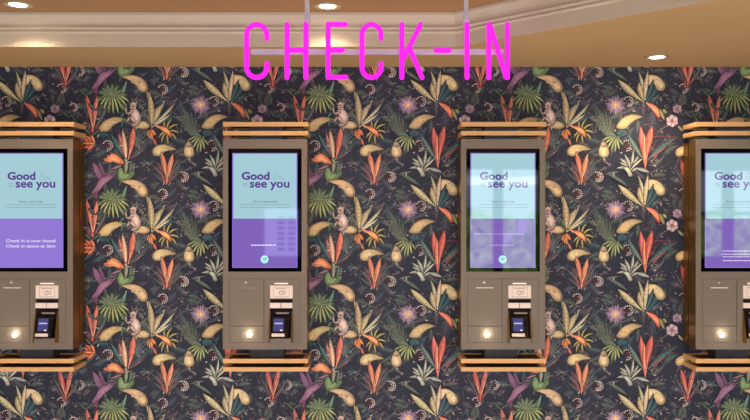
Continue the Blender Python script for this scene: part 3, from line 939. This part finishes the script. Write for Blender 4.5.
        bm = bmesh.new(); yy = YB - (e + .0006)
        line([(263, 258.8), (264.6, 260.6), (266.4, 258.4)], .3); line([(263, 258.8), (263.8, 257.9), (264.6, 258.7), (265.6, 257.8), (266.4, 258.4)], .3)
        obj('tick_mark', bm, M['inkgrey'], sp)
    # ---- lower fascia: seam lines and service panels
    for nm, s0, s1, t0, t1 in (('service_door', 229.4, 264.0, 278.7, 326.0), ('scanner_panel', 229.4, 264.0, 326.0, 342.7)):
        bm = bmesh.new()
        for q in ((s0, s1, t0, t0 + .35), (s0, s1, t1 - .35, t1), (s0, s0 + .35, t0, t1), (s1 - .35, s1, t0, t1)):
            box(bm, x(q[0]), x(q[1]), YB - .0003, YB + .0003, z(q[3]), z(q[2]))
        pn = obj(nm, bm, M['seam'], root)
        box_bm = bmesh.new(); box(box_bm, x(s0 + .45), x(s1 - .45), YB - .0008, YB + .001, z(t1 - .45), z(t0 + .45), .0003)
        obj('door_skin' if nm == 'service_door' else 'panel_skin', box_bm, M['taupe'], pn)
        if nm == 'service_door':
            bm = bmesh.new(); cyl(bm, (x(246), YB - .0025, z(282.4)), .0062, .004, bev=.0006)
            kh = obj('keyhole', bm, M['chrome'], pn)
            bm = bmesh.new(); cyl(bm, (x(246), YB - .0047, z(282.4)), .0022, .0006); obj('key_slot', bm, M['white'], kh)
            bm = bmesh.new(); box(bm, x(238), x(255.4), YB - .0030, YB - .0002, z(288.2), z(287.3), .0004)
            obj('receipt_slot', bm, M['white'] if screen != 'plain' else M['chrome'], pn)
        else:
            bm = bmesh.new(); box(bm, x(241), x(257), YB - .0022, YB, z(338.6), z(331.6), .0006)
            sw = obj('scanner_window', bm, M['taupe'], pn)
            bm = bmesh.new(); cyl(bm, (x(249.2), YB - .003, z(335)), .0080, .0030, bev=.0008)
            obj('scanner_lamp', bm, M['scan'], sw)
    # right hand panel: seam frame
    bm = bmesh.new()
    for q in ((264, 300.3, 278.7, 279.05), (264, 300.3, 342.35, 342.7), (264.0, 264.35, 278.7, 342.7), (299.95, 300.3, 278.7, 342.7)):
        box(bm, x(q[0]), x(q[1]), YB - .0003, YB + .0003, z(q[3]), z(q[2]))
    pp = obj('payment_panel', bm, M['seam'], root)
    for nm, q in (('panel_skin', (264.45, 269.8, 279.2, 342.2)), ('panel_skin', (293.0, 299.85, 279.2, 342.2)), ('panel_skin', (269.8, 293.0, 279.2, 299.2))):
        plate(nm, q[0], q[1], q[2], q[3], -.001, .0008, M['taupe'], pp)
    plate('light_strip', 274.6, 288.2, 282.8, 284.2, .0006, .003, M['whiteline'], pp, .0004)
    sg = plate('instruction_card', 270.2, 292.8, 285.5, 298.2, .0006, .0032, M['white'], pp, .0006)
    bm = bmesh.new()
    for q in ((273.8, 289.4, 287, 287.3), (273.8, 289.4, 296.6, 296.9), (273.8, 274.05, 287, 296.9), (289.15, 289.4, 287, 296.9), (276, 287, 288.3, 288.8)):
        box(bm, x(q[0]), x(q[1]), YB - .0036, YB - .0030, z(q[3]), z(q[2]))
    obj('printed_border', bm, M['greymark'], sg)
    bm = bmesh.new(); yy = YB - .0036
    line([(279, 292), (281.4, 290.6), (283, 293.6), (280.4, 295), (279, 292)], .28); line([(282.2, 292), (284.6, 290.8), (285.4, 293.2), (283.4, 294.4)], .28)
    obj('card_icon', bm, M['greymark'], sg)
    plate('card_slot', 270.4, 292.6, 299.3, 302.6, -.002, .0010, M['gap'], pp)
    plate('slot_tab', 270.0, 280.9, 302.8, 308.0, -.001, .006, M['white'], pp, .0006)
    plate('slot_tab', 281.7, 292.4, 302.8, 308.0, -.001, .006, M['white'], pp, .0006)
    # reader cradle: dark recess panel with two bronze cheeks that swell forward towards the bottom
    cr = plate('reader_cradle', 270.0, 292.8, 308.3, 341.6, -.006, .0006, M['gap'], root)
    for s0, s1 in ((269.6, 270.9), (291.5, 292.9)):
        bm = bmesh.new()
        prism_x(bm, [(YB + .001, z(310)), (YB - .002, z(312)), (YB - .026, z(338)), (YB - .028, z(341)), (YB - .026, z(342)), (YB + .001, z(342))], x(s0), x(s1))
        obj('cheek', bm, M['bronze'], cr)
    bm = bmesh.new()
    prism_x(bm, [(YB + .001, z(337.6)), (YB - .024, z(337.6)), (YB - .026, z(341.6)), (YB + .001, z(341.8))], x(270.9), x(291.5))
    obj('cradle_foot', bm, M['taupe'], cr)
    plate('reader_label', 276, 289, 312.2, 314.0, .0006, .0018, M['greymark'], cr)
    # card terminal lying back against the slope
    cs = Vector((0, YB - .008, z(316.2))); ce = Vector((0, YB - .030, z(336.6)))
    ax = (ce - cs).normalized(); nn = Vector((0, ax.z, -ax.y))
    if nn.y > 0: nn = -nn

    def tilt(name, ua, ub, ta, tb, h0, h1, m, parent, bev=.0008):
        L_ = (ce - cs).length
        bm = bmesh.new(); t = bmesh.new(); box(t, x(ua), x(ub), 0, 1, 0, 1, 0)
        for v in t.verts:
            s = ta + (tb - ta) * (1 - v.co.z); h = h0 + (h1 - h0) * (1 - v.co.y)
            p = cs + ax * (L_ * s) + nn * h
            v.co = Vector((v.co.x, p.y, p.z))
        if bev: bmesh.ops.bevel(t, geom=list(t.edges), offset=bev, segments=2, affect='EDGES')
        merge(bm, t)
        return obj(name, bm, m, parent)
    rd = tilt('card_reader', 272.3, 289.0, 0, 1.0, -.012, .002, M['reader'], root, .0015)
    tilt('reader_screen', 274.2, 284.2, .10, .70, .0018, .0026, M['readerscreen'], rd, 0)
    tilt('screen_text', 275.2, 283.2, .30, .36, .0026, .0029, M['readerline'], rd, 0)
    tilt('status_light', 281.0, 283.2, .62, .68, .0026, .0032, M['whiteline'], rd, 0)
    tilt('card_mouth', 272.6, 285.4, .80, .95, .0018, .0042, M['white'], rd, .0006)
    tilt('keypad', 285.6, 288.2, .15, .75, .0018, .0026, M['gap'], rd, 0)
    # ---- oak rails above and below
    for vt, vb, nm in ((121.9, 126.4, 'top_rail'), (130.9, 135.3, 'top_rail'), (358.9, 363.2, 'bottom_rail'), (367.3, 371.5, 'bottom_rail')):
        bm = bmesh.new()
        zt, zb = z(vt), z(vb)
        box(bm, x(223.0), x(308.2), YB - .0005, YB + .007, zb, zt, .0008)
        box(bm, x(223.0), x(228.4), YB + .0065, -.003, zb, zt, .0008)
        box(bm, x(302.8), x(308.2), YB + .0065, -.003, zb, zt, .0008)
        box(bm, x(228), x(303.2), -.016, -.003, zb, zt, .0008)
        rl = obj(nm, bm, M['rail'], root)
        bm = bmesh.new(); box(bm, x(228.2), x(303.0), YB + .006, -.014, zb + .004, zt - .004)  # dark inset added where the kiosk shades the rail
        obj('shade_inset', bm, M['inset'], rl)
    # lamps
    ld = bpy.data.lights.new('scanner_light', 'POINT'); ld.energy = .09; ld.color = (1, .85, .6); ld.shadow_soft_size = .012
    lo = bpy.data.objects.new('scanner_light', ld); lo.location = (x(249.2), YB - .017, z(333.4)); col.objects.link(lo)
    return root


kiosk(-330.0, 'leftmost wall kiosk, its purple screen reading check in is now closed', 'closed')
kiosk(-105.5, 'wall kiosk below the letters C and H, purple screen with a round badge', 'plain')
kiosk(122.8, 'wall kiosk below the letters I and N, its screen mirroring windows', 'faint')
kiosk(347.8, 'wall kiosk at the right edge of the photo, cut off by the frame', 'lines')

# ================================================================ NEON SIGN
SD = 2.45
SK = SD / F


def sx_(u): return (u - 375) * SK
def sz_(v): return CZ + (210 - v) * SK
SY = -(D - SD)
sign = tag(empty('neon_sign', (sx_(378), SY, sz_(50))), 'glowing pink neon sign reading CHECK-IN hung from two grey rods', 'sign')
R_ = 2.55 * SK


def neon(name, strokes):
    bm = bmesh.new()
    for st in strokes:
        tube(bm, [(sx_(u), SY, sz_(v)) for u, v in st], R_)
    return obj(name, bm, M['neon'], sign)


def cshape(l, r):
    cxm = (l + r) / 2; rx = (r - l) / 2
    pts = [(r, 38.5), (r, 35)]
    for k in range(1, 12):
        a = k * math.pi / 12
        pts.append((cxm + rx * math.cos(a), 35 - 10.5 * math.sin(a)))
    pts += [(l, 35), (l, 45), (l, 57), (l, 67)]
    for k in range(1, 12):
        a = math.pi + k * math.pi / 12
        pts.append((cxm + rx * math.cos(a), 67 - 10.5 * math.sin(a)))
    pts += [(r, 67), (r, 63.5)]
    return pts


neon('letter_c', [cshape(246.5, 266.8)])
neon('letter_h', [[(287, 24.5), (287, 77.5)], [(305.8, 24.5), (305.8, 77.5)], [(287, 50), (305.8, 50)]])
neon('letter_e', [[(328, 24.5), (328, 77.2)], [(328, 24.5), (345.5, 24.5)], [(328, 50), (342.5, 50)], [(328, 77.2), (345.8, 77.2)]])
neon('letter_c', [cshape(362, 381)])
neon('letter_k', [[(401.8, 24.5), (401.8, 77.5)], [(420.5, 24.5), (402.8, 60)], [(409.4, 48), (422, 77.5)]])
neon('hyphen', [[(436, 50.3), (449, 50.3)]])
neon('letter_i', [[(467, 24.5), (467, 77.5)]])
neon('letter_n', [[(488.8, 77.5), (488.8, 24.5)], [(490, 25.5), (506, 77)], [(507.4, 77.5), (507.4, 24.5)]])
YBK = SY + .022
bm = bmesh.new(); box(bm, sx_(250), sx_(505), YBK - .006, YBK + .006, sz_(53.2), sz_(47.8), .001)
obj('support_bar', bm, M['rod'], sign)
for u in (306.5, 466.8):
    bm = bmesh.new(); box(bm, sx_(u - 2.2), sx_(u + 2.2), YBK - .0055, YBK + .0055, sz_(48), ZC, .0008)
    rd = obj('hanging_rod', bm, M['rod'], sign)
    bm = bmesh.new(); box(bm, sx_(u - 3.2), sx_(u + 3.2), YBK - .008, YBK + .008, sz_(26), sz_(11), .001)
    obj('sleeve', bm, M['rod'], rd)
    bm = bmesh.new(); cyl(bm, (sx_(u), YBK, ZC - .004), .02, .008, 'Z', bev=.001)
    obj('ceiling_plate', bm, M['rod'], rd)
for u in (287, 328, 362, 401.8, 442, 488.8, 507.4):
    bm = bmesh.new(); cyl(bm, (sx_(u), (SY + YBK) / 2, sz_(50.3)), .003, abs(YBK - SY), 'Y', 8)
    obj('tube_clip', bm, M['rod'], sign)

# ================================================================ DOWNLIGHTS
def downlight(x, y, z, label, energy, power_r=.02, spot=2.2, blend=.8, colr=(1, .78, .52), group='recessed downlights'):
    r = tag(empty('downlight', (x, y, z)), label, 'downlight', group)
    bm = bmesh.new(); seg = 28
    rings = []
    for rr, zz in ((.048, 0), (.048, -.003), (.044, -.005), (.034, -.005), (.030, -.002), (.028, .0)):
        rings.append([bm.verts.new((x + math.cos(6.28318 * k / seg) * rr, y + math.sin(6.28318 * k / seg) * rr, z + zz)) for k in range(seg)])
    for a, b in zip(rings[:-1], rings[1:]):
        for k in range(seg): bm.faces.new([a[k], a[(k + 1) % seg], b[(k + 1) % seg], b[k]])
    obj('trim_ring', bm, M['chrome'], r, True)
    bm = bmesh.new(); cyl(bm, (x, y, z - .002), .0285, .003, 'Z'); obj('lamp_lens', bm, M['lamp'], r)
    ld = bpy.data.lights.new('lamp', 'SPOT'); ld.energy = energy; ld.color = colr; ld.spot_size = spot; ld.spot_blend = blend; ld.shadow_soft_size = power_r
    lo = bpy.data.objects.new('downlight_lamp', ld); lo.location = (x, y, z - .012); col.objects.link(lo)


def at_ceil(u, v, h):
    d = h * F / (210 - v)
    return (u - 375) / F * d, -(D - d)


x_, y_ = at_ceil(18, 4, HC); downlight(x_, y_, ZC, 'recessed downlight in the raised ceiling at the far left', 17)
x_, y_ = at_ceil(327.5, 5.5, HC); downlight(x_, y_, ZC, 'recessed downlight in the raised ceiling above the letter E of the pink sign', 11)
x_, y_ = at_ceil(657, 56.5, HS); downlight(x_, y_, ZS, 'recessed downlight in the low soffit at the right, above the patterned wall', 15)
for X_, Y_, e_ in ((1.15, -1.75, 22), (2.2, -1.9, 14), (-2.4, -.9, 8), (.9, -3.2, 12), (-1.4, -3.2, 12)):
    ld = bpy.data.lights.new('lamp', 'SPOT'); ld.energy = e_; ld.color = (1, .8, .56); ld.spot_size = 2.3; ld.spot_blend = .8; ld.shadow_soft_size = .03
    lo = bpy.data.objects.new('room_lamp', ld); lo.location = (X_, Y_, ZC - .012); col.objects.link(lo)


def area(name, loc, rot, sx, sy, e, c):
    ld = bpy.data.lights.new(name, 'AREA'); ld.shape = 'RECTANGLE'; ld.size = sx; ld.size_y = sy; ld.energy = e; ld.color = c
    lo = bpy.data.objects.new(name, ld); lo.location = loc; lo.rotation_euler = rot; col.objects.link(lo)
    lo.visible_glossy = True
    return lo


# unseen area fills added for soft window light and bounce off the floor
area('daylight_fill', (.3, -6.6, 1.5), (math.radians(90), 0, 0), 6, 1.6, 125, (.93, .95, 1.0)).visible_glossy = False
area('bounce_fill', (0, -1.35, .06), (math.radians(172), 0, 0), 5, 1.7, 88, (1.0, .88, .78)).visible_glossy = False

w = bpy.data.worlds.new('world'); sc.world = w; w.use_nodes = True
w.node_tree.nodes['Background'].inputs['Color'].default_value = (.9, .8, .7, 1)
w.node_tree.nodes['Background'].inputs['Strength'].default_value = .3

# ================================================================ CAMERA
cam = bpy.data.cameras.new('camera'); cam.sensor_width = 36; cam.lens = 36 * F / 750
co = bpy.data.objects.new('camera', cam); co.location = (0, -D, CZ); co.rotation_euler = (math.pi / 2, 0, 0)
col.objects.link(co); sc.camera = co
